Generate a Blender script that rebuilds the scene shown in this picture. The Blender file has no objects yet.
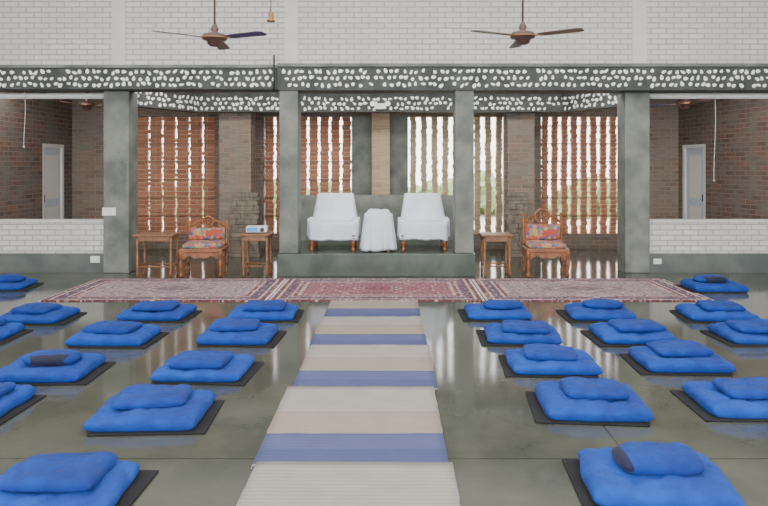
import bpy, bmesh, math, random
from mathutils import Vector, Matrix, noise
random.seed(7)
S=bpy.context.scene
pi=math.pi

def lin(c):
    o=[]
    for v in c:
        v=v/255.0
        o.append(v/12.92 if v<=0.04045 else ((v+0.055)/1.055)**2.4)
    return (o[0],o[1],o[2],1)

# ---------------------------------------------------------------- materials
def newmat(name):
    m=bpy.data.materials.new(name); m.use_nodes=True
    nt=m.node_tree; b=nt.nodes['Principled BSDF']
    return m,nt,b
def N(nt,t,**k):
    n=nt.nodes.new(t)
    for a,v in k.items(): setattr(n,a,v)
    return n
def mat(name,c1,c2=None,rough=.6,scale=4,bump=0,bscale=None,metal=0,spec=.5,sheen=0,detail=6):
    m,nt,b=newmat(name); L=nt.links
    b.inputs['Roughness'].default_value=rough
    b.inputs['Metallic'].default_value=metal
    b.inputs['Specular IOR Level'].default_value=spec
    if sheen: b.inputs['Sheen Weight'].default_value=sheen
    tc=N(nt,'ShaderNodeTexCoord')
    if c2 is None: b.inputs['Base Color'].default_value=lin(c1)
    else:
        no=N(nt,'ShaderNodeTexNoise'); no.inputs['Scale'].default_value=scale; no.inputs['Detail'].default_value=detail
        L.new(tc.outputs['Object'],no.inputs['Vector'])
        r=N(nt,'ShaderNodeValToRGB'); r.color_ramp.elements[0].position=.35; r.color_ramp.elements[1].position=.65
        r.color_ramp.elements[0].color=lin(c1); r.color_ramp.elements[1].color=lin(c2)
        L.new(no.outputs['Fac'],r.inputs['Fac']); L.new(r.outputs['Color'],b.inputs['Base Color'])
    if bump:
        n2=N(nt,'ShaderNodeTexNoise'); n2.inputs['Scale'].default_value=bscale or scale*4; n2.inputs['Detail'].default_value=4
        L.new(tc.outputs['Object'],n2.inputs['Vector'])
        bp=N(nt,'ShaderNodeBump'); bp.inputs['Strength'].default_value=bump; bp.inputs['Distance'].default_value=.02
        L.new(n2.outputs['Fac'],bp.inputs['Height']); L.new(bp.outputs['Normal'],b.inputs['Normal'])
    return m
def brick(name,c1,c2,cm,axis='x',bw=.23,rh=.08,ms=.008,rough=.8,bump=.6,stain=None,smix=.5,nsc=2.2):
    m,nt,b=newmat(name); L=nt.links
    b.inputs['Roughness'].default_value=rough
    tc=N(nt,'ShaderNodeTexCoord'); sp=N(nt,'ShaderNodeSeparateXYZ'); cb=N(nt,'ShaderNodeCombineXYZ')
    L.new(tc.outputs['Object'],sp.inputs[0])
    L.new(sp.outputs['X' if axis=='x' else 'Y'],cb.inputs['X']); L.new(sp.outputs['Z'],cb.inputs['Y'])
    br=N(nt,'ShaderNodeTexBrick'); br.inputs['Scale'].default_value=1
    br.inputs['Brick Width'].default_value=bw; br.inputs['Row Height'].default_value=rh
    br.inputs['Mortar Size'].default_value=ms; br.inputs['Mortar Smooth'].default_value=.3
    br.inputs['Color1'].default_value=lin(c1); br.inputs['Color2'].default_value=lin(c2); br.inputs['Mortar'].default_value=lin(cm)
    L.new(cb.outputs[0],br.inputs['Vector'])
    no=N(nt,'ShaderNodeTexNoise'); no.inputs['Scale'].default_value=nsc; no.inputs['Detail'].default_value=9; no.inputs['Roughness'].default_value=.65
    L.new(tc.outputs['Object'],no.inputs['Vector'])
    mx=N(nt,'ShaderNodeMix',data_type='RGBA')
    rr=N(nt,'ShaderNodeValToRGB'); rr.color_ramp.elements[0].position=.4; rr.color_ramp.elements[1].position=.62
    rr.color_ramp.elements[0].color=(0,0,0,1); rr.color_ramp.elements[1].color=(smix,smix,smix,1)
    L.new(no.outputs['Fac'],rr.inputs['Fac']); L.new(rr.outputs['Color'],mx.inputs['Factor'])
    L.new(br.outputs['Color'],mx.inputs['A']); mx.inputs['B'].default_value=lin(stain or c1)
    L.new(mx.outputs['Result'],b.inputs['Base Color'])
    n2=N(nt,'ShaderNodeTexNoise'); n2.inputs['Scale'].default_value=30
    L.new(tc.outputs['Object'],n2.inputs['Vector'])
    ma=N(nt,'ShaderNodeMath',operation='MULTIPLY_ADD'); ma.inputs[1].default_value=-1
    mb=N(nt,'ShaderNodeMath',operation='MULTIPLY'); mb.inputs[1].default_value=.4
    L.new(n2.outputs['Fac'],mb.inputs[0]); L.new(br.outputs['Fac'],ma.inputs[0]); L.new(mb.outputs[0],ma.inputs[2])
    bp=N(nt,'ShaderNodeBump'); bp.inputs['Strength'].default_value=bump; bp.inputs['Distance'].default_value=.015
    L.new(ma.outputs[0],bp.inputs['Height']); L.new(bp.outputs['Normal'],b.inputs['Normal'])
    return m

M_conc=mat('concrete_grey',(128,132,122),(94,98,91),.65,scale=3.2,bump=.35,bscale=25,detail=10)
M_conc_d=mat('concrete_beam',(76,79,75),(56,59,56),.7,scale=5,bump=.3,bscale=30)
M_plat=mat('oxide_platform',(88,98,88),(70,79,71),.25,scale=3,bump=.05)
M_plinth=mat('oxide_plinth',(104,110,106),(86,92,90),.4,scale=3)
M_wbrick=brick('white_brick',(218,215,208),(207,205,198),(170,168,162),'x',stain=(196,193,186),bump=.7,ms=.010)
M_wbrick_y=brick('white_brick_side',(220,217,209),(208,206,198),(176,174,168),'y')
M_wplain=mat('white_plaster',(216,214,207),(203,201,194),.8,scale=3)
M_rbrick_y=brick('old_brick_side',(122,86,70),(84,66,60),(138,130,118),'y',stain=(112,108,100),smix=.9,bump=1,nsc=3.5)
M_gbrick=brick('grey_brick',(138,112,94),(108,90,78),(150,142,130),'x',stain=(128,122,112),smix=.8,bump=1,nsc=3)
M_tbrick=brick('terracotta_brick',(190,126,92),(160,98,72),(200,172,148),'x',bw=.4,rh=.085,stain=(176,130,100),bump=.8)
M_bbrick=brick('beige_brick',(200,174,138),(180,152,120),(206,192,170),'x',bw=.4,rh=.085,stain=(184,160,132),bump=.8)
M_chip=mat('white_tile_chip',(250,250,247),None,.25)
M_ceil=mat('ceiling_paint',(214,212,205),(200,198,191),.8)
M_black=mat('black_fabric',(30,31,33),(20,20,23),.9)
M_wood=mat('polished_wood',(152,92,50),(112,62,30),.35,scale=14,bump=.1)
M_woodl=mat('side_table_wood',(146,102,68),(118,80,52),.4,scale=14)
M_cloth=mat('white_cloth',(222,226,234),(208,213,223),.85,scale=3,bump=.1,bscale=60)
M_blade=mat('fan_blade_paint',(96,66,58),(82,56,52),.35)
M_blade2=mat('fan_blade_violet',(66,58,112),None,.3)
M_brass=mat('fan_brass',(150,110,70),None,.35,metal=.7)
M_rope=mat('cord',(210,208,200),None,.8)
M_fringe=mat('fringe',(170,164,154),None,.9)
M_plastic=mat('white_plastic',(226,226,222),None,.35)
M_dark=mat('dark_plastic',(30,30,34),None,.4)
M_blueplast=mat('blue_plastic',(70,150,235),None,.3)
M_door=mat('door_paint',(190,200,210),(180,190,202),.4)
M_frame=mat('door_frame_paint',(214,212,205),None,.5)
M_leaf=mat('leaf_green',(150,178,120),(110,146,88),.7,scale=8)
M_ground=mat('outside_ground',(224,216,196),(206,198,178),.9,scale=1)
M_stone=mat('rubble_stone',(134,122,108),(100,92,82),.85,scale=9,bump=.5)
M_navy=mat('navy_fabric',(18,22,58),(14,16,46),.8,sheen=.1)

def blue(name,a,b_):
    return mat(name,a,b_,.85,scale=6,bump=.35,bscale=28,sheen=.03)
M_blue=[blue('blue_fabric_a',(0,76,174),(0,56,148)),blue('blue_fabric_b',(0,70,164),(0,50,138))]
M_blue2=blue('blue_cushion_fabric',(0,60,150),(0,44,124))

def floor_mat():
    m,nt,b=newmat('polished_oxide_floor'); L=nt.links
    tc=N(nt,'ShaderNodeTexCoord')
    n1=N(nt,'ShaderNodeTexNoise'); n1.inputs['Scale'].default_value=.9; n1.inputs['Detail'].default_value=10; n1.inputs['Roughness'].default_value=.65
    L.new(tc.outputs['Object'],n1.inputs['Vector'])
    r=N(nt,'ShaderNodeValToRGB'); e=r.color_ramp.elements; e[0].position=.35; e[1].position=.68
    e[0].color=lin((66,70,63)); e[1].color=lin((98,98,85))
    L.new(n1.outputs['Fac'],r.inputs['Fac'])
    br=N(nt,'ShaderNodeTexBrick'); br.offset=0; br.inputs['Scale'].default_value=1; br.inputs['Brick Width'].default_value=1.9; br.inputs['Row Height'].default_value=1.9; br.inputs['Mortar Size'].default_value=.006
    br.inputs['Color1'].default_value=(1,1,1,1); br.inputs['Color2'].default_value=(1,1,1,1); br.inputs['Mortar'].default_value=(.55,.55,.55,1)
    mp=N(nt,'ShaderNodeMapping'); mp.inputs['Location'].default_value=(.6,.3,0)
    L.new(tc.outputs['Object'],mp.inputs['Vector']); L.new(mp.outputs[0],br.inputs['Vector'])
    mx=N(nt,'ShaderNodeMix',data_type='RGBA',blend_type='MULTIPLY'); mx.inputs['Factor'].default_value=1
    L.new(r.outputs['Color'],mx.inputs['A']); L.new(br.outputs['Color'],mx.inputs['B']); L.new(mx.outputs['Result'],b.inputs['Base Color'])
    n2=N(nt,'ShaderNodeTexNoise'); n2.inputs['Scale'].default_value=2.5; n2.inputs['Detail'].default_value=5
    L.new(tc.outputs['Object'],n2.inputs['Vector'])
    mr=N(nt,'ShaderNodeMapRange'); mr.inputs['To Min'].default_value=.05; mr.inputs['To Max'].default_value=.15
    L.new(n2.outputs['Fac'],mr.inputs['Value']); L.new(mr.outputs[0],b.inputs['Roughness'])
    bp=N(nt,'ShaderNodeBump'); bp.inputs['Strength'].default_value=.05; bp.inputs['Distance'].default_value=.02
    L.new(n2.outputs['Fac'],bp.inputs['Height']); L.new(bp.outputs['Normal'],b.inputs['Normal'])
    b.inputs['Specular IOR Level'].default_value=.5
    b.inputs['IOR'].default_value=1.6
    return m
M_floor=floor_mat()

def rug_mat(name,hx,hy,seed,base,mid):
    m,nt,b=newmat(name); L=nt.links; b.inputs['Roughness'].default_value=.95
    tc=N(nt,'ShaderNodeTexCoord'); sp=N(nt,'ShaderNodeSeparateXYZ'); L.new(tc.outputs['Object'],sp.inputs[0])
    def M(op,a,b2=None,c=None):
        n=N(nt,'ShaderNodeMath',operation=op)
        for i,v in enumerate((a,b2,c)):
            if v is None: continue
            if isinstance(v,(int,float)): n.inputs[i].default_value=v
            else: L.new(v,n.inputs[i])
        return n.outputs[0]
    ax=M('ABSOLUTE',sp.outputs['X']); ay=M('ABSOLUTE',sp.outputs['Y'])
    d=M('MINIMUM',M('SUBTRACT',hx,ax),M('SUBTRACT',hy,ay))
    r=N(nt,'ShaderNodeValToRGB'); r.color_ramp.interpolation='CONSTANT'
    e=r.color_ramp.elements; e[0].position=0; e[0].color=lin((112,52,62))
    e[1].position=.05; e[1].color=lin((190,176,164))
    for p,c in ((.08,(96,70,90)),(.2,(180,166,160)),(.23,(120,52,60)),(.27,(172,156,152)),(.31,base)):
        q=e.new(p); q.color=lin(c)
    L.new(d,r.inputs['Fac'])
    def vor(scale,metric,thr,off):
        cb=N(nt,'ShaderNodeCombineXYZ'); L.new(ax,cb.inputs['X']); L.new(ay,cb.inputs['Y']); cb.inputs['Z'].default_value=seed+off
        v=N(nt,'ShaderNodeTexVoronoi'); v.inputs['Scale'].default_value=scale; v.distance=metric; L.new(cb.outputs[0],v.inputs['Vector'])
        f=M('LESS_THAN',v.outputs['Distance'],thr)
        sc=N(nt,'ShaderNodeSeparateColor'); L.new(v.outputs['Color'],sc.inputs[0])
        return f,sc.outputs[0]
    f1,c1=vor(17,'MANHATTAN',.5,0)
    r3=N(nt,'ShaderNodeValToRGB'); r3.color_ramp.interpolation='CONSTANT'; e=r3.color_ramp.elements
    e[0].position=0; e[0].color=lin((204,192,182)); e[1].position=.34; e[1].color=lin(mid)
    q=e.new(.55); q.color=lin((62,58,94)); q=e.new(.8); q.color=lin((168,132,132))
    L.new(c1,r3.inputs['Fac'])
    mx=N(nt,'ShaderNodeMix',data_type='RGBA'); L.new(M('MULTIPLY',f1,.85),mx.inputs['Factor'])
    L.new(r.outputs['Color'],mx.inputs['A']); L.new(r3.outputs['Color'],mx.inputs['B'])
    md=M('ADD',M('DIVIDE',ax,hx*.6),M('DIVIDE',ay,hy*.65))
    r4=N(nt,'ShaderNodeValToRGB'); r4.color_ramp.interpolation='CONSTANT'; e=r4.color_ramp.elements
    e[0].position=0; e[0].color=(.7,.7,.7,1); e[1].position=.35; e[1].color=(0,0,0,1)
    q=e.new(.6); q.color=(.7,.7,.7,1); q=e.new(.68); q.color=(0,0,0,1)
    L.new(md,r4.inputs['Fac'])
    mx2=N(nt,'ShaderNodeMix',data_type='RGBA'); L.new(r4.outputs['Color'],mx2.inputs['Factor']); L.new(mx.outputs['Result'],mx2.inputs['A']); mx2.inputs['B'].default_value=lin(mid)
    f2,c2=vor(36,'EUCLIDEAN',.30,5)
    mx3=N(nt,'ShaderNodeMix',data_type='RGBA'); L.new(M('MULTIPLY',f2,.45),mx3.inputs['Factor']); L.new(mx2.outputs['Result'],mx3.inputs['A']); mx3.inputs['B'].default_value=lin((196,184,178))
    L.new(mx3.outputs['Result'],b.inputs['Base Color'])
    return m

def runner_mat():
    m,nt,b=newmat('striped_cotton'); L=nt.links; b.inputs['Roughness'].default_value=.9
    tc=N(nt,'ShaderNodeTexCoord'); sp=N(nt,'ShaderNodeSeparateXYZ'); L.new(tc.outputs['Object'],sp.inputs[0])
    r=N(nt,'ShaderNodeValToRGB'); r.color_ramp.interpolation='CONSTANT'; e=r.color_ramp.elements
    e[0].position=0; e[0].color=lin((160,157,158)); e[1].position=.012; e[1].color=lin((86,93,140))
    for p,c in ((.17,(96,102,146)),(.33,(78,84,132)),(.345,(170,161,152)),(.36,(172,157,142)),(.60,(166,154,143)),(.64,(176,169,162)),(.98,(162,155,148))):
        q=e.new(p); q.color=lin(c)
    mp=N(nt,'ShaderNodeMath',operation='DIVIDE'); mp.inputs[1].default_value=1.18
    L.new(sp.outputs['Y'],mp.inputs[0]); L.new(mp.outputs[0],r.inputs['Fac'])
    w=N(nt,'ShaderNodeTexWave',bands_direction='Y'); w.inputs['Scale'].default_value=9; w.inputs['Distortion'].default_value=.8
    L.new(tc.outputs['Object'],w.inputs['Vector'])
    no=N(nt,'ShaderNodeTexNoise'); no.inputs['Scale'].default_value=5; no.inputs['Detail'].default_value=8; L.new(tc.outputs['Object'],no.inputs['Vector'])
    mx=N(nt,'ShaderNodeMix',data_type='RGBA',blend_type='MULTIPLY'); mx.inputs['Factor'].default_value=.14
    L.new(r.outputs['Color'],mx.inputs['A']); L.new(w.outputs['Color'],mx.inputs['B'])
    mx2=N(nt,'ShaderNodeMix',data_type='RGBA',blend_type='MULTIPLY'); mx2.inputs['Factor'].default_value=.3
    L.new(mx.outputs['Result'],mx2.inputs['A']); L.new(no.outputs['Fac'],mx2.inputs['B'])
    L.new(mx2.outputs['Result'],b.inputs['Base Color'])
    bp=N(nt,'ShaderNodeBump'); bp.inputs['Strength'].default_value=.5; bp.inputs['Distance'].default_value=.02
    L.new(no.outputs['Fac'],bp.inputs['Height']); L.new(bp.outputs['Normal'],b.inputs['Normal'])
    return m
M_runner=runner_mat()

def textile():
    m,nt,b=newmat('patchwork_textile'); L=nt.links; b.inputs['Roughness'].default_value=.9
    tc=N(nt,'ShaderNodeTexCoord')
    v=N(nt,'ShaderNodeTexVoronoi'); v.inputs['Scale'].default_value=20; L.new(tc.outputs['Object'],v.inputs['Vector'])
    sc=N(nt,'ShaderNodeSeparateColor'); L.new(v.outputs['Color'],sc.inputs[0])
    r=N(nt,'ShaderNodeValToRGB'); r.color_ramp.interpolation='CONSTANT'; e=r.color_ramp.elements
    e[0].position=0; e[0].color=lin((170,76,58)); e[1].position=.2; e[1].color=lin((84,96,140))
    for p,c in ((.34,(186,126,84)),(.55,(170,148,108)),(.75,(112,120,112)),(.88,(164,88,84))):
        q=e.new(p); q.color=lin(c)
    L.new(sc.outputs[0],r.inputs['Fac']); L.new(r.outputs['Color'],b.inputs['Base Color'])
    return m
M_text=textile()

# ---------------------------------------------------------------- builder
class B:
    def __init__(s,name,mats,loc=(0,0,0),rz=0):
        s.bm=bmesh.new(); s.name=name; s.mats=mats; s.loc=loc; s.rz=rz
    def _mi(s,verts,mi,smooth=False):
        fs=set()
        for v in verts:
            for f in v.link_faces: fs.add(f)
        for f in fs: f.material_index=mi; f.smooth=smooth
    def box(s,x0,x1,y0,y1,z0,z1,mi=0,bev=0,M=None,smooth=False):
        r=bmesh.ops.create_cube(s.bm,size=1)['verts']
        for v in r:
            v.co=Vector(((x0+x1)/2+v.co.x*(x1-x0),(y0+y1)/2+v.co.y*(y1-y0),(z0+z1)/2+v.co.z*(z1-z0)))
        if M is not None:
            for v in r: v.co=M@v.co
        s._mi(r,mi)
        if bev:
            es=list({e for v in r for e in v.link_edges})
            o=bmesh.ops.bevel(s.bm,geom=es,offset=bev,segments=2,affect='EDGES',profile=.5)
            for f in o['faces']: f.material_index=mi
        return r
    def lathe(s,prof,M=None,seg=16,mi=0,smooth=True):
        M=M or Matrix()
        rings=[]
        for r,z in prof:
            rings.append([s.bm.verts.new(M@Vector((max(r,1e-4)*math.cos(2*pi*i/seg),max(r,1e-4)*math.sin(2*pi*i/seg),z))) for i in range(seg)])
        for a,b in zip(rings,rings[1:]):
            for i in range(seg):
                f=s.bm.faces.new((a[i],a[(i+1)%seg],b[(i+1)%seg],b[i])); f.material_index=mi; f.smooth=smooth
        for rg in (rings[0][::-1],rings[-1]):
            f=s.bm.faces.new(rg); f.material_index=mi
    def rod(s,a,b,r,mi=0,seg=10,r2=None):
        a=Vector(a); b=Vector(b); d=b-a
        M=Matrix.Translation(a)@d.to_track_quat('Z','Y').to_matrix().to_4x4()
        s.lathe([(r,0),(r if r2 is None else r2,d.length)],M,seg,mi)
    def torus(s,R,r,M,mi=0,n=28,k=8):
        g=[]
        for i in range(n):
            a=2*pi*i/n
            g.append([s.bm.verts.new(M@Vector(((R+r*math.cos(2*pi*j/k))*math.cos(a),(R+r*math.cos(2*pi*j/k))*math.sin(a),r*math.sin(2*pi*j/k)))) for j in range(k)])
        for i in range(n):
            for j in range(k):
                f=s.bm.faces.new((g[i][j],g[(i+1)%n][j],g[(i+1)%n][(j+1)%k],g[i][(j+1)%k])); f.material_index=mi; f.smooth=True
    def pad(s,w,d,h,cx=0,cy=0,z0=0,n=22,mi=0,p=6,q=.42,seed=0,wr=.008,M=None,round_=.06,mfun=None,tilt=0):
        M=M or Matrix()
        def P(t): return math.sin(pi/2*t)
        top=[];bot=[]
        for i in range(n+1):
            ta=[];ba=[]
            for j in range(n+1):
                u=P(-1+2*i/n); v=P(-1+2*j/n)
                f=max(0,(1-abs(u)**p)*(1-abs(v)**p))**q
                x=u*w/2*(1-round_*v**4); y=v*d/2*(1-round_*u**4)
                nz=noise.noise(Vector((x*5+seed*3.1,y*5,seed)))*wr*2.4+noise.noise(Vector((x*14+seed,y*14,seed*2)))*wr
                cr=noise.noise(Vector((x*7+y*3+seed*2.3,y*9-x*4,seed*.7)))
                nz-=wr*1.8*max(0,1-abs(cr)*9)
                ex=noise.noise(Vector((u*1.5+seed,v*1.5,seed*1.7)))*.025*w
                x+=ex; y+=ex*.5
                zt=z0+h*(.38+.62*f*(1+tilt*v))+nz*f
                ta.append(s.bm.verts.new(M@Vector((cx+x,cy+y,zt))))
                if i in(0,n) or j in (0,n): ba.append(ta[-1])
                else: ba.append(s.bm.verts.new(M@Vector((cx+x,cy+y,z0+h*.38*max(0,1-f*1.6)))))
            top.append(ta);bot.append(ba)
        for i in range(n):
            for j in range(n):
                m_=mi if mfun is None else mfun((i+.5)/n,(j+.5)/n)
                f=s.bm.faces.new((top[i][j],top[i+1][j],top[i+1][j+1],top[i][j+1])); f.material_index=m_; f.smooth=True
                vs=[bot[i][j],bot[i][j+1],bot[i+1][j+1],bot[i+1][j]]
                try:
                    f=s.bm.faces.new(vs); f.material_index=m_; f.smooth=True
                except ValueError: pass
    def drape(s,w,d,zt,zb,cx=0,cy=0,r=.06,flare=.04,rip=.018,nr=26,seed=0,mi=0,lean=0,topw=1.0,lev=9,hem=.02,sag=.0):
        n=112; bm=s.bm
        def per(t,ww,dd,rr):
            hw,hd=ww/2-rr,dd/2-rr
            L=[2*hw,pi/2*rr,2*hd,pi/2*rr]*2; T=sum(L); q=t*T
            cs=[(hw,-hd,-pi/2),(hw,hd,0),(-hw,hd,pi/2),(-hw,-hd,pi)]
            k=0
            while k<7 and q>L[k]: q-=L[k];k+=1
            c=k//2
            if k%2==0:
                fr=q/L[k] if L[k]>0 else 0
                st=[(-hw,-hd-rr),(hw+rr,-hd),(hw,hd+rr),(-hw-rr,hd)][c]
                en=[(hw,-hd-rr),(hw+rr,hd),(-hw,hd+rr),(-hw-rr,-hd)][c]
                nx=[(0,-1),(1,0),(0,1),(-1,0)][c]
                return st[0]+(en[0]-st[0])*fr,st[1]+(en[1]-st[1])*fr,nx[0],nx[1]
            a=cs[c][2]+(q/rr)
            return cs[c][0]+rr*math.cos(a),cs[c][1]+rr*math.sin(a),math.cos(a),math.sin(a)
        rings=[]
        er=.03
        for sc in (.5,.8,.93):
            rg=[]
            for i in range(n):
                x,y,nx,ny=per(i/n,w*topw,d,r)
                rg.append((x*sc,y*sc,zt+noise.noise(Vector((x*4+seed,y*4,2)))*.008-sag*(1-sc)))
            rings.append(rg)
        for k in range(lev+1):
            f=k/lev; rg=[]
            for i in range(n):
                ww=w*(topw+(1-topw)*f)
                x,y,nx,ny=per(i/n,ww,d,r)
                ph=i/n*nr*2*pi
                o=flare*f+rip*(f**.8)*(math.sin(ph+2*math.sin(i/n*14+seed))+.5*noise.noise(Vector((i/n*30,f*2,seed))))
                z=zt-er*.5-(zt-er*.5-zb)*f + hem*f*noise.noise(Vector((i/n*9,0,seed)))
                rg.append((x+nx*o,y+ny*o,z))
            rings.append(rg)
        rings.append([(x*.93,y*.93,z+.02) for x,y,z in rings[-1]])
        V=[]
        for rg in rings:
            V.append([bm.verts.new((cx+x,cy+y+lean*(z-zb),z)) for x,y,z in rg])
        for a,b in zip(V,V[1:]):
            for i in range(n):
                f=bm.faces.new((a[(i+1)%n],a[i],b[i],b[(i+1)%n])); f.material_index=mi; f.smooth=True
        f=bm.faces.new(V[0]); f.material_index=mi; f.smooth=True
        f=bm.faces.new(V[-1][::-1]); f.material_index=mi
    def done(s,recalc=True):
        if recalc: bmesh.ops.recalc_face_normals(s.bm,faces=s.bm.faces)
        me=bpy.data.meshes.new(s.name); s.bm.to_mesh(me); s.bm.free()
        for m in s.mats: me.materials.append(m)
        o=bpy.data.objects.new(s.name,me); S.collection.objects.link(o)
        o.location=s.loc; o.rotation_euler=(0,0,s.rz)
        return o

# ---------------------------------------------------------------- room shell
XL,XR=-9.0,8.6
b=B('floor',[M_floor]); b.box(XL,XR,-4,12.7,-.1,0); b.done()
b=B('ceiling',[M_ceil]); b.box(XL,XR,-4,10.0,5.0,5.15); b.done()
b=B('ceiling_stage_slab',[M_ceil]); b.box(XL,XR,9.95,12.7,2.92,3.05); b.done()
b=B('wall_left',[M_wbrick_y]); b.box(XL-.2,XL,-4,12.7,0,5); b.done()
b=B('wall_right',[M_wbrick_y]); b.box(XR,XR+.2,-4,12.7,0,5); b.done()
b=B('wall_upper',[M_wbrick,M_wplain]); b.box(XL,XR,9.66,9.86,3.08,5.0)
for x0,x1 in ((-4.22,-4.02),(-1.62,-1.42),(3.62,3.84)): b.box(x0,x1,9.64,9.66,3.08,5.0,1)
b.done()
# mosaic beams
def chips(b,x0,x1,z0,z1,T,mi,sx=.092,rows=3):
    n=int((x1-x0)/sx)
    for i in range(n):
        for r in range(rows):
            cx=x0+(i+.5+(.5 if r%2 else 0))*sx+random.uniform(-.02,.02); cz=z0+(r+.5)*(z1-z0)/rows+random.uniform(-.016,.016)
            if cx>x1-.03 or random.random()<.08: continue
            a=random.uniform(0,pi)
            l=random.uniform(.028,.040); w=random.uniform(.018,.028)
            pts=[]
            for j in range(8):
                t=2*pi*j/8
                px=l*math.cos(t); pz=w*math.sin(t)*(1-.35*math.cos(t))
                pts.append((cx+px*math.cos(a)-pz*math.sin(a), cz+px*math.sin(a)+pz*math.cos(a)))
            v0=[b.bm.verts.new(T@Vector((p[0],0,p[1]))) for p in pts]
            v1=[b.bm.verts.new(T@Vector((p[0],-.01,p[1]))) for p in pts]
            b.bm.faces.new(v1).material_index=mi
            for j in range(8):
                b.bm.faces.new((v0[j],v0[(j+1)%8],v1[(j+1)%8],v1[j])).material_index=mi
b=B('beam_mosaic_front',[M_conc_d,M_chip,M_conc])
b.box(XL,-1.66,9.33,9.72,2.72,3.03,0); b.box(XL,-1.66,9.30,9.72,3.03,3.07,2)
b.box(-1.66,XR,9.28,9.72,2.70,3.04,0); b.box(-1.66,XR,9.25,9.72,3.04,3.085,2)
chips(b,XL,-1.68,2.745,3.01,Matrix.Translation((0,9.33,0)),1)
chips(b,-1.62,XR,2.73,3.02,Matrix.Translation((0,9.28,0)),1)
b.done()
b=B('beam_mosaic_inner',[M_conc_d,M_chip,M_conc])
b.box(-3.35,2.95,11.0,11.2,2.53,2.90,0)
chips(b,-3.3,2.9,2.55,2.80,Matrix.Translation((0,11.0,0)),1)
for x0,y0,x1,y1 in ((-4.0,9.9,-3.3,11.05),(3.55,9.9,2.9,11.05)):
    if x0<0: A=Vector((x0,y0,0)); C=Vector((x1,y1,0))
    else: A=Vector((x1,y1,0)); C=Vector((x0,y0,0))
    d=C-A; ang=math.atan2(d.y,d.x); T=Matrix.Translation(A)@Matrix.Rotation(ang,4,'Z')
    b.box(0,d.length,0,.2,2.53,2.9,0,M=T); chips(b,0,d.length,2.55,2.80,T,1)
b.done()
# columns
def column(x0,x1,y0,y1,z0,z1):
    b=B('column',[M_conc]); b.box(x0,x1,y0,y1,z0,z1,0,bev=.012); return b.done()
column(-4.31,-3.93,9.55,9.9,0,2.72); column(3.48,3.85,9.55,9.9,0,2.70)
column(-1.64,-1.365,9.30,9.6,.33,2.70); column(.915,1.19,9.30,9.6,.33,2.70)
# platform
b=B('stage_platform',[M_plat,M_conc]); b.box(-1.66,1.21,9.25,10.95,0,.33,0,bev=.012); b.done()
b=B('wall_stage_parapet',[M_conc]); b.box(-1.66,1.21,10.955,11.08,0,1.1,0,bev=.01); b.done()
# side low walls
def lowwall(n,x0,x1):
    b=B(n,[M_wbrick,M_plinth,M_wplain])
    b.box(x0,x1,9.62,9.84,.29,.76,0); b.box(x0,x1,9.60,9.86,0,.29,1); b.box(x0,x1,9.60,9.86,.76,.785,2); b.done()
lowwall('wall_low_left',XL,-4.31); lowwall('wall_low_right',3.85,XR)
for x0,x1 in ((XL,-4.33),(3.87,XR)):
    b=B('rolled_blind',[M_plastic]); b.rod((x0,9.66,2.655),(x1,9.66,2.655),.045); b.done()
# side rooms
b=B('wall_side_room_left',[M_rbrick_y])
b.box(-6.4,-6.2,9.9,11.35,0,2.92); b.box(-6.4,-6.2,12.1,12.4,0,2.92); b.box(-6.4,-6.2,11.35,12.1,2.0,2.92); b.done()
RT=.2133; RL=(5.55,12.4,0)
b=B('wall_side_room_right',[M_rbrick_y],loc=RL,rz=RT)
b.box(0,.2,-2.6,-.76,0,2.92); b.box(0,.2,-.12,0,0,2.92); b.box(0,.2,-.76,-.12,2.0,2.92); b.done()
def door(n,loc,rz,y0,y1,hand):
    b=B(n,[M_frame,M_door,M_dark],loc=loc,rz=rz)
    a,c=(-.06,.06); x=0
    b.box(a,c,y0,y0+.06,0,2.0,0); b.box(a,c,y1-.06,y1,0,2.0,0); b.box(a,c,y0+.06,y1-.06,1.94,2.0,0)
    b.box(-.02,.02,y0+.06,y1-.06,.01,1.94,1)
    for z0,z1 in ((.15,.85),(1.0,1.8)):
        b.box(-.028,.028,y0+.15,y1-.15,z0,z1,0)
    b.box(-.05,.05,y0+.08,y0+.11,.95,1.08,2); b.done()
door('door_1',(-6.26,0,0),0,11.35,12.1,1)
door('door_2',(5.55+.06*math.cos(RT),12.4+.06*math.sin(RT),0),RT,-.76,-.12,1)
# back wall (with openings) at Y 12.4
YB=12.4
b=B('wall_back',[M_gbrick])
ops=[(-5.27,-3.43),(-2.5,-.78),(.31,2.19),(2.89,4.6)]
b.box(XL,XR,YB,YB+.25,2.56,2.92)
xs=XL
for x0,x1 in ops:
    b.box(xs,x0,YB,YB+.25,0,2.56); b.box(x0,x1,YB,YB+.25,0,.28); xs=x1
b.box(xs,XR,YB,YB+.25,0,2.56); b.done()
def jali(n,x0,x1,pitch,gap,m,rods=True):
    b=B(n,[m,M_woodl]); k=int(round((x1-x0)/pitch)); p=(x1-x0)/k
    rr=random.Random(n)
    for i in range(k):
        a=x0+i*p+gap/2; c=a+p-gap
        z=.28
        while z<2.555:
            j=rr.uniform(-.012,.012); o=rr.uniform(-.02,.02)
            z2=min(z+.085,2.56)
            b.box(a+j,c+j,YB+.06+o,YB+.17+o,z,z2-.008,0,)
            z+=.085
        b.box(a+.01,c-.01,YB+.08,YB+.15,.28,2.56,0)
    if rods:
        for z in (.62,.97,1.32,1.67,2.02,2.37): b.box(x0,x1,YB+.03,YB+.05,z,z+.022,1)
    b.done()
jali('window_1',-5.27,-3.43,.26,.045,M_tbrick)
jali('window_2',-2.5,-.78,.22,.055,M_tbrick)
jali('window_3',.31,2.19,.2,.095,M_bbrick,False)
jali('window_4',2.89,4.6,.2,.08,M_tbrick)
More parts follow.
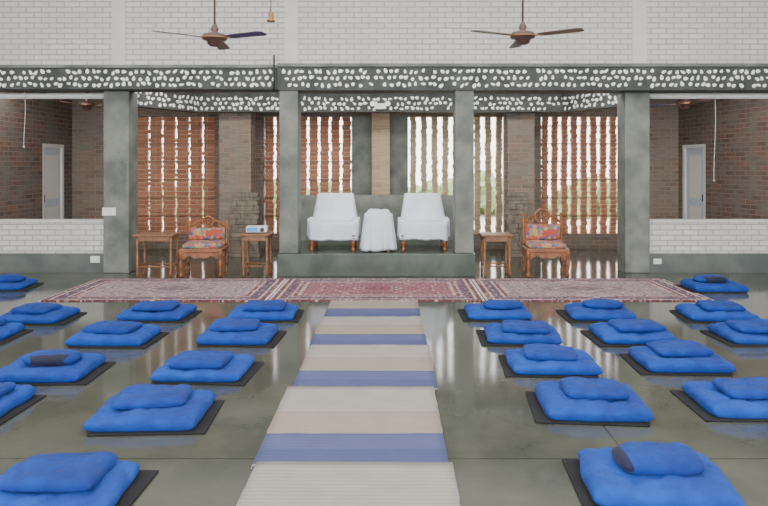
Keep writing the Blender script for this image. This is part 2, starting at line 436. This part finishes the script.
# brick piers
def pier(x0,x1,y0,y1,m,st=None):
    b=B('brick_pier',[m,M_stone]); b.box(x0,x1,y0,y1,0,2.915,0,bev=.008)
    if st:
        rr=random.Random(3); z=0
        while z<1.1:
            h=rr.uniform(.05,.10); x=st[0]+rr.uniform(0,.05)
            e=st[1]-rr.uniform(0,.05)
            while x<e-.05:
                w=min(rr.uniform(.10,.24),e-x); o=rr.uniform(0,.02)
                b.box(x,x+w-.004,y0-.12-o,y0+.02,z,z+h-.003,1,bev=.006); x+=w
            z+=h
    b.done()
pier(-3.07,-2.5,11.35,11.7,M_gbrick,(-2.85,-2.3)); pier(2.05,2.53,11.35,11.7,M_gbrick,(1.98,2.4))
pier(-.38,-.04,12.05,12.39,M_bbrick)
b=B('trim_plaster_panel',[M_conc]); b.box(-.78,-.38,12.36,12.4,.0,2.56); b.box(-.04,.31,12.36,12.4,0,2.56); b.done()

# outside
b=B('ground_outside',[M_ground]); b.box(-14,14,12.7,34,-.15,-.05); b.done()
b=B('garden_hedge',[M_leaf])
for i in range(60):
    x=random.uniform(-9,9); y=random.uniform(20,23); z=random.uniform(.0,.7)
    c=Vector((x,y,z))
    r=bmesh.ops.create_icosphere(b.bm,subdivisions=2,radius=random.uniform(.35,.7),matrix=Matrix.Translation(c))['verts']
    for v in r: v.co+=(v.co-c)*noise.noise(v.co*4)*.7
b.done()

# ---------------------------------------------------------------- rugs and runner
def rug(x0,x1,y0,y1,seed,base,mid,rz=0):
    hx,hy=(x1-x0)/2,(y1-y0)/2
    b=B('oriental_rug',[rug_mat('rug_pattern_%d'%seed,hx,hy,seed,base,mid),M_rope],loc=((x0+x1)/2,(y0+y1)/2,0),rz=rz)
    b.box(-hx,hx,-hy,hy,0,.012,0)
    for s_ in (-1,1):
        y=-hy+.01
        while y<hy-.01:
            b.box(min(s_*hx,s_*(hx+.03)),max(s_*hx,s_*(hx+.03)),y,y+.008,0,.005,1); y+=.025
    b.done()
rug(-4.15,-1.52,7.56,9.05,1,(150,128,138),(96,72,94))
rug(-1.44,1.07,7.58,9.05,2,(140,88,96),(122,46,56))
rug(1.15,3.80,7.56,9.05,3,(148,128,130),(100,62,74))
for i,(yf,yb,dx,rz) in enumerate(((6.74,7.66,0,0),(5.66,6.78,.0,.006),(4.57,5.70,.01,-.006),(3.39,4.61,-.01,.004),(2.21,3.43,0,-.008),(1.03,2.25,0,0))):
    b=B('striped_floor_runner',[M_runner,M_fringe],loc=(-.21+dx,yf,0),rz=rz)
    n=24; L=yb-yf; w=1.05+(.0 if i else -.02)
    k=16; g=[]
    for a in range(n+1):
        row=[]
        for c in range(k+1):
            x=-w/2+w*c/k; y=L*a/n
            z=.004+i*.0004+.007*abs(noise.noise(Vector((x*4+i,y*5,i))))+(.002*(1) if a>=n-1 else 0)
            e=.006*noise.noise(Vector((a*.6,i,c//k)))if c in(0,k) else 0
            row.append(b.bm.verts.new((x+e,y,z+ (i*.001))))
        g.append(row)
    for a in range(n):
        for c in range(k):
            f=b.bm.faces.new((g[a][c],g[a][c+1],g[a+1][c+1],g[a+1][c])); f.smooth=True
    x=-w/2
    while x<w/2-.01:
        b.box(x,x+.006,-.018,0,.003,.006,1); x+=.018
    o=b.done()
    md=o.modifiers.new('s','SOLIDIFY'); md.thickness=.003; md.offset=-1

# ---------------------------------------------------------------- meditation seats
seats=[(-1.36,6.54),(-1.42,5.65),(-1.45,4.68),(-1.52,3.80),(-1.62,2.82),
(-2.50,6.54),(-2.54,5.61),(-2.63,4.66),(-2.80,3.92),
(-3.70,6.42),(-3.88,5.69),(-5.1,8.15),
(1.125,6.58),(1.20,5.67),(1.27,4.83),(1.31,3.95),(1.30,2.92),
(2.20,6.54),(2.22,5.67),(2.31,4.88),(2.36,4.0),
(4.17,8.04),(3.42,6.5),(3.38,5.67)]
rr=random.Random(11)
for i,(x,yf) in enumerate(seats):
    sg=-1 if x>0 else 1
    rz=rr.uniform(-.06,.06)+(-.05 if x>0 else .03)
    cy=yf+.265
    b=B('black_floor_mat',[M_black],loc=(x+sg*.05,cy-.0,0),rz=rz+rr.uniform(-.06,.06))
    b.box(-.345,.345,-.27,.27,0,.012,0,bev=.004); b.done()
    w=rr.uniform(.65,.69); h=rr.uniform(.072,.09)
    b=B('zabuton',[M_blue[i%2]],loc=(x,cy,.012),rz=rz)
    b.pad(w,.50,h,seed=i*1.37,p=9,q=.38,wr=.008,round_=.02,n=34,tilt=rr.uniform(0,.25)); b.done()
    b=B('meditation_cushion',[M_blue2,M_navy],loc=(x+rr.uniform(-.04,.06),cy+rr.uniform(-.02,.05),.012+h+.002),rz=rz+rr.uniform(-.12,.12))
    if i==16:
        b.pad(.42,.24,.085,seed=i*2.1,p=4,q=.5,wr=.006,round_=.16,mfun=lambda u,v:1 if u<.2 else 0,n=30)
    elif i in (7,11,21,12,17):
        b.pad(.42,.24,.08,seed=i*2.1,p=3,q=.5,wr=.005,round_=.22,n=30,mfun=(lambda u,v:1 if (v<.3 and .25<u<.8) else 0) if i in(7,21) else None)
    else:
        b.pad(rr.uniform(.40,.46),rr.uniform(.28,.33),.058,seed=i*2.1,p=7,q=.4,wr=.007,round_=.05,n=30)
    b.done()

# ---------------------------------------------------------------- draped armchairs + table on stage
def turned(h,r=.03):
    return [(r*.55,0),(r*.8,h*.04),(r*.9,h*.12),(r*.5,h*.2),(r*.7,h*.3),(r*1.05,h*.5),(r*.8,h*.66),(r*.5,h*.74),(r*1.1,h*.8),(r*.7,h*.86),(r*1.05,h*.92),(r*1.05,h)]
def scallop(b,x0,x1,y,zt,h,mi,t=.022,n=24):
    top=[];bot=[]
    for i in range(n+1):
        f=i/n; x=x0+(x1-x0)*f
        z=zt-h*(.45+.4*abs(math.cos(f*pi*2))*(1)+.15*math.cos(f*pi*6))
        top.append((x,zt)); bot.append((x,z))
    for i in range(n):
        vs=[]
        for yy in (y,y+t):
            vs.append([b.bm.verts.new((p[0],yy,p[1])) for p in (top[i],top[i+1],bot[i+1],bot[i])])
        A,C=vs
        for q in ((A[0],A[1],A[2],A[3]),(C[3],C[2],C[1],C[0]),(A[3],A[2],C[2],C[3]),(A[0],C[0],C[1],A[1])):
            b.bm.faces.new(q).material_index=mi
def armchair(x,y,seed):
    b=B('draped_armchair',[M_cloth,M_wood],loc=(x,y,.331))
    for px in (-.31,.31):
        for py in (-.27,.27):
            b.lathe(turned(.24,.036),Matrix.Translation((px,py,0)),14,1)
    scallop(b,-.33,.33,-.29,.26,.12,1)
    b.drape(.72,.60,.43,.165,r=.07,flare=.015,rip=.008,nr=17,seed=seed,hem=.05)
    b.drape(.63,.15,.84,.25,cy=.20,r=.035,flare=.07,rip=.008,nr=7,seed=seed+3,lean=.16,topw=.90)
    for sx in (-1,1):
        b.drape(.11,.50,.47,.2,cx=sx*.335,cy=.02,r=.05,flare=.006,rip=.005,nr=9,seed=seed+sx)
    b.done()
armchair(-.89,9.83,1.0); armchair(.48,9.83,5.0)
b=B('draped_table',[M_cloth,M_wood],loc=(-.205,9.62,.331))
b.drape(.42,.36,.56,.02,r=.11,flare=.06,rip=.016,nr=11,seed=9,hem=.02,lev=12)
for px in (-.15,.15):
    for py in (-.12,.12): b.box(px-.02,px+.02,py-.02,py+.02,0,.5,1)
b.pad(.34,.26,.06,z0=.555,seed=4,mi=0,n=14)
b.done()

# ---------------------------------------------------------------- carved chairs
def carved_chair(x,y,hb,ws=1.0):
    b=B('carved_wood_chair',[M_wood,M_text],loc=(x,y,0),rz=(.06 if x<0 else -.06))
    w=.62;d=.5
    for px in (-w/2+.03,w/2-.03):
        b.lathe(turned(.36,.034),Matrix.Translation((px,-d/2+.03,0)),14,0)
        b.lathe(turned(.36,.028),Matrix.Translation((px,d/2-.03,0)),14,0)
        Mx=Matrix.Translation((px,d/2-.04,.40))@Matrix.Rotation(-.14,4,'X')
        H=hb-.42
        b.lathe([(.024,0),(.026,H*.1),(.018,H*.14),(.026,H*.3),(.018,H*.36),(.024,H*.6),(.017,H*.64),(.026,H*.7),(.016,H*.74),(.03,H*.8),(.018,H*.84),(.002,H*.88)],Mx,12,0)
    b.box(-w/2,w/2,-d/2,d/2,.35,.41,0,bev=.012)
    scallop(b,-w/2+.05,w/2-.05,-d/2+.01,.352,.10,0)
    b.rod((-w/2+.03,-d/2+.03,.14),(-w/2+.03,d/2-.03,.14),.013); b.rod((w/2-.03,-d/2+.03,.14),(w/2-.03,d/2-.03,.14),.013)
    b.pad(w-.06,d-.06,.09,z0=.405,seed=x,mi=1,p=6,q=.4,n=16)
    R=Matrix.Translation((0,d/2-.04,.40))@Matrix.Rotation(-.14,4,'X')
    H=hb-.42
    b.box(-w/2+.03,w/2-.03,-.013,.013,.06,.10,0,M=R,bev=.005)
    zr=H-.25*ws
    b.box(-w/2+.03,w/2-.03,-.013,.013,zr,zr+.035,0,M=R,bev=.005)
    zc=zr+.035+.105*ws
    C=R@Matrix.Translation((0,0,zc))@Matrix.Rotation(pi/2,4,'X')
    b.torus(.095*ws,.018,C,0); b.torus(.03*ws,.013,C,0)
    for k in range(8):
        a=k*pi/4; b.rod(C@Vector((.03*ws*math.cos(a),.03*ws*math.sin(a),0)),C@Vector((.088*ws*math.cos(a),.088*ws*math.sin(a),0)),.008,0,6)
    for s_ in (-1,1):
        pts=[Vector((s_*(.10*ws+(.27-.10*ws)*t),0,zc-.09*ws*t+.03*math.sin(t*pi))) for t in [i/8 for i in range(9)]]
        for p,q in zip(pts,pts[1:]): b.rod(R@p,R@q,.018,0,8)
        b.torus(.038*ws,.012,R@Matrix.Translation((s_*.185,0,zr+.075*ws))@Matrix.Rotation(pi/2,4,'X'),0,18,6)
    ph=zr-.01
    P=R@Matrix.Translation((0,-.015,.11+(ph-.10)/2))@Matrix.Rotation(pi/2,4,'X')
    b.pad(w-.10,ph-.06,.07,mi=1,M=P,n=16,seed=x+2)
    b.done()
carved_chair(-2.77,9.44,.86,.8); carved_chair(2.26,9.44,.99,1.1)

# ---------------------------------------------------------------- side tables
def side_table(x,y,w,h):
    b=B('side_table',[M_woodl],loc=(x,y,0)); d=.38
    b.box(-w/2,w/2,-d/2,d/2,h-.028,h,0,bev=.008)
    a=w/2-.05; c=d/2-.05
    for px in (-a,a):
        for py in (-c,c):
            b.lathe([(.016,0),(.022,.05),(.015,.09),(.022,.13),(.018,.16),(.022,h*.5),(.014,h*.55),(.024,h*.62),(.016,h*.7),(.022,h*.75),(.022,h-.028)],Matrix.Translation((px,py,0)),12)
    for s_ in (-1,1):
        b.box(-a,a,s_*c-.01,s_*c+.01,h-.10,h-.028); b.box(s_*a-.01,s_*a+.01,-c,c,h-.10,h-.028)
        b.rod((-a,s_*c,.15),(a,s_*c,.15),.011); b.rod((s_*a,-c,.15),(s_*a,c,.15),.011)
    b.done()
side_table(-3.42,9.34,.58,.62); side_table(-1.98,9.40,.44,.62); side_table(1.52,9.40,.46,.61)
b=B('projector',[M_plastic,M_dark,M_blueplast],loc=(-1.98,9.40,.622),rz=.1)
b.box(-.15,.15,-.1,.1,.01,.10,0,bev=.012); b.box(-.135,.02,-.107,-.099,.025,.085,2)
b.lathe([(.03,0),(.03,.02),(.022,.022)],Matrix.Translation((.08,-.098,.052))@Matrix.Rotation(pi/2,4,'X'),18,1)
for px in(-.12,.12):
    for py in(-.07,.07): b.lathe([(.01,0),(.01,.012)],Matrix.Translation((px,py,0)),8,1)
b.done()

# ---------------------------------------------------------------- ceiling fans
def fan(x,y,z,ang,zc,R=.66,sc=1,pit=-.2,vi=True):
    b=B('ceiling_fan',[M_blade,M_brass,M_blade2],loc=(x,y,z))
    b.lathe([(.02,-.075),(.05,-.07),(.075,-.05),(.085,-.01),(.13*sc,0),(.135*sc,.03),(.12*sc,.055),(.06,.075),(.03,.09),(.045,.11),(.03,.15),(.014,.17)],None,24,0)
    b.lathe([(.136*sc,.008),(.138*sc,.022)],None,24,1)
    b.rod((0,0,.15),(0,0,zc-z-.05),.011)
    b.lathe([(.02,0),(.06,.02),(.07,.1)],Matrix.Translation((0,0,zc-z-.1)),16)
    for k in range(3):
        a=math.radians(ang+120*k); T=Matrix.Rotation(a,4,'Z')
        b.box(.10*sc,.24*sc,-.022,.022,.012,.018,1,M=T)
        P=T@Matrix.Rotation(pit,4,'X')
        pts=[(.18,-.045),(.24,-.06),(R-.04,-.068),(R,-.045),(R,.045),(R-.04,.066),(.24,.05),(.18,.04)]
        lo=[b.bm.verts.new(P@Vector((p[0]*sc,p[1]*sc,.014))) for p in pts]; hi=[b.bm.verts.new(P@Vector((p[0]*sc,p[1]*sc,.02))) for p in pts]
        m_=2 if (k==1 and vi) else 0
        b.bm.faces.new(lo[::-1]).material_index=m_; b.bm.faces.new(hi).material_index=m_
        for j in range(8): b.bm.faces.new((lo[j],lo[(j+1)%8],hi[(j+1)%8],hi[j])).material_index=m_
    b.done()
fan(-1.94,7,2.98,215,5.0,pit=-.15); fan(1.43,7,3.0,207,5.0,pit=-.10,vi=False)
fan(-5.1,10.7,2.60,20,2.92,R=.6); fan(-3.6,11.9,2.66,20,2.92,R=.45,sc=.8); fan(3.1,11.9,2.66,0,2.92,R=.45,sc=.8); fan(4.9,10.7,2.62,40,2.92,R=.6)

# small fixtures
b=B('pendant_lamp_holder',[M_dark,M_brass],loc=(-1.4,7.4,3.30))
b.rod((0,0,.05),(0,0,1.70),.004,0); b.lathe([(.01,.09),(.03,.07),(.03,0),(.05,-.02),(.05,-.03),(.02,-.03)],None,12,1); b.done()
b=B('emergency_light',[M_plastic,M_chip],loc=(-.2,10.93,2.63))
b.box(-.1,.1,-.03,.07,-.06,.03,0,bev=.01)
for s_ in(-1,1): b.lathe([(.02,0),(.045,.03),(.045,.05),(.04,.055)],Matrix.Translation((s_*.13,-.01,.03))@Matrix.Rotation(pi/2,4,'X'),16,1)
b.box(-.13,.13,-.012,.012,.02,.04,0)
b.done()
def plate(n,x,y,z,w=.14,h=.1):
    b=B(n,[M_plastic,M_dark],loc=(x,y,z)); b.box(-w/2,w/2,-.015,0,-h/2,h/2,0,bev=.004)
    for k in range(3): b.box(-w/2+.02+k*w*.28,-w/2+.02+k*w*.28+w*.18,-.02,-.014,-h*.25,h*.25,0,bev=.001)
    b.done()
plate('light_switch_plate',-4.22,9.55,.92,.2,.12); plate('light_switch_plate',-4.45,9.60,.2); plate('light_switch_plate',3.98,9.60,.17,.12,.08)
for x,z0 in ((4.83,1.4),(-5.5,1.9)):
    b=B('hanging_cord',[M_rope],loc=(x,9.58,0))
    pts=[Vector((.012*math.sin(t*5),0,2.71-(2.71-z0)*t)) for t in [i/14 for i in range(15)]]
    for p,q in zip(pts,pts[1:]): b.rod(p,q,.005,0,6)
    b.lathe([(.004,-.03),(.014,-.02),(.012,0)],Matrix.Translation(pts[-1]),8); b.done()
b=B('electrical_conduit',[M_dark],loc=(-1.70,9.22,0)); b.rod((0,0,2.62),(0,0,3.2),.012); b.box(-.03,.03,-.015,.03,2.6,2.66,0); b.done()

# ---------------------------------------------------------------- camera
cam=bpy.data.cameras.new('camera'); co=bpy.data.objects.new('camera',cam); S.collection.objects.link(co)
co.location=(0,0,1.6); co.rotation_euler=(pi/2,0,0)
cam.sensor_width=36; cam.lens=36*640/768
cam.shift_x=-(392-384)/768; cam.shift_y=-(253-166)/768
cam.clip_end=100
S.camera=co

# ---------------------------------------------------------------- light
w=bpy.data.worlds.new('sky'); S.world=w; w.use_nodes=True
bg=w.node_tree.nodes['Background']; bg.inputs['Color'].default_value=(.94,.96,1,1); bg.inputs['Strength'].default_value=6
def area(n,loc,rot,sx,sy,p,c=(1,.98,.96)):
    l=bpy.data.lights.new(n,'AREA'); l.shape='RECTANGLE'; l.size=sx; l.size_y=sy; l.energy=p; l.color=c
    o=bpy.data.objects.new(n,l); S.collection.objects.link(o); o.location=loc; o.rotation_euler=rot
area('hall_fill',(0,4.5,4.9),(0,0,0),12,7,620)  # added soft fill under the closed ceiling
area('stage_fill',(-.2,9.86,2.86),(.6,0,0),7,.2,70)  # added fill tucked behind the front beam to brighten the stage recess
area('side_room_fill_left',(-5.4,9.96,2.86),(.6,0,0),1.4,.2,15)  # unseen fill added to lift the left side room, not a fitted lamp
area('side_room_fill_right',(4.9,9.96,2.86),(.6,0,0),1.4,.2,15)  # same kind of added, hidden fill for the right side room
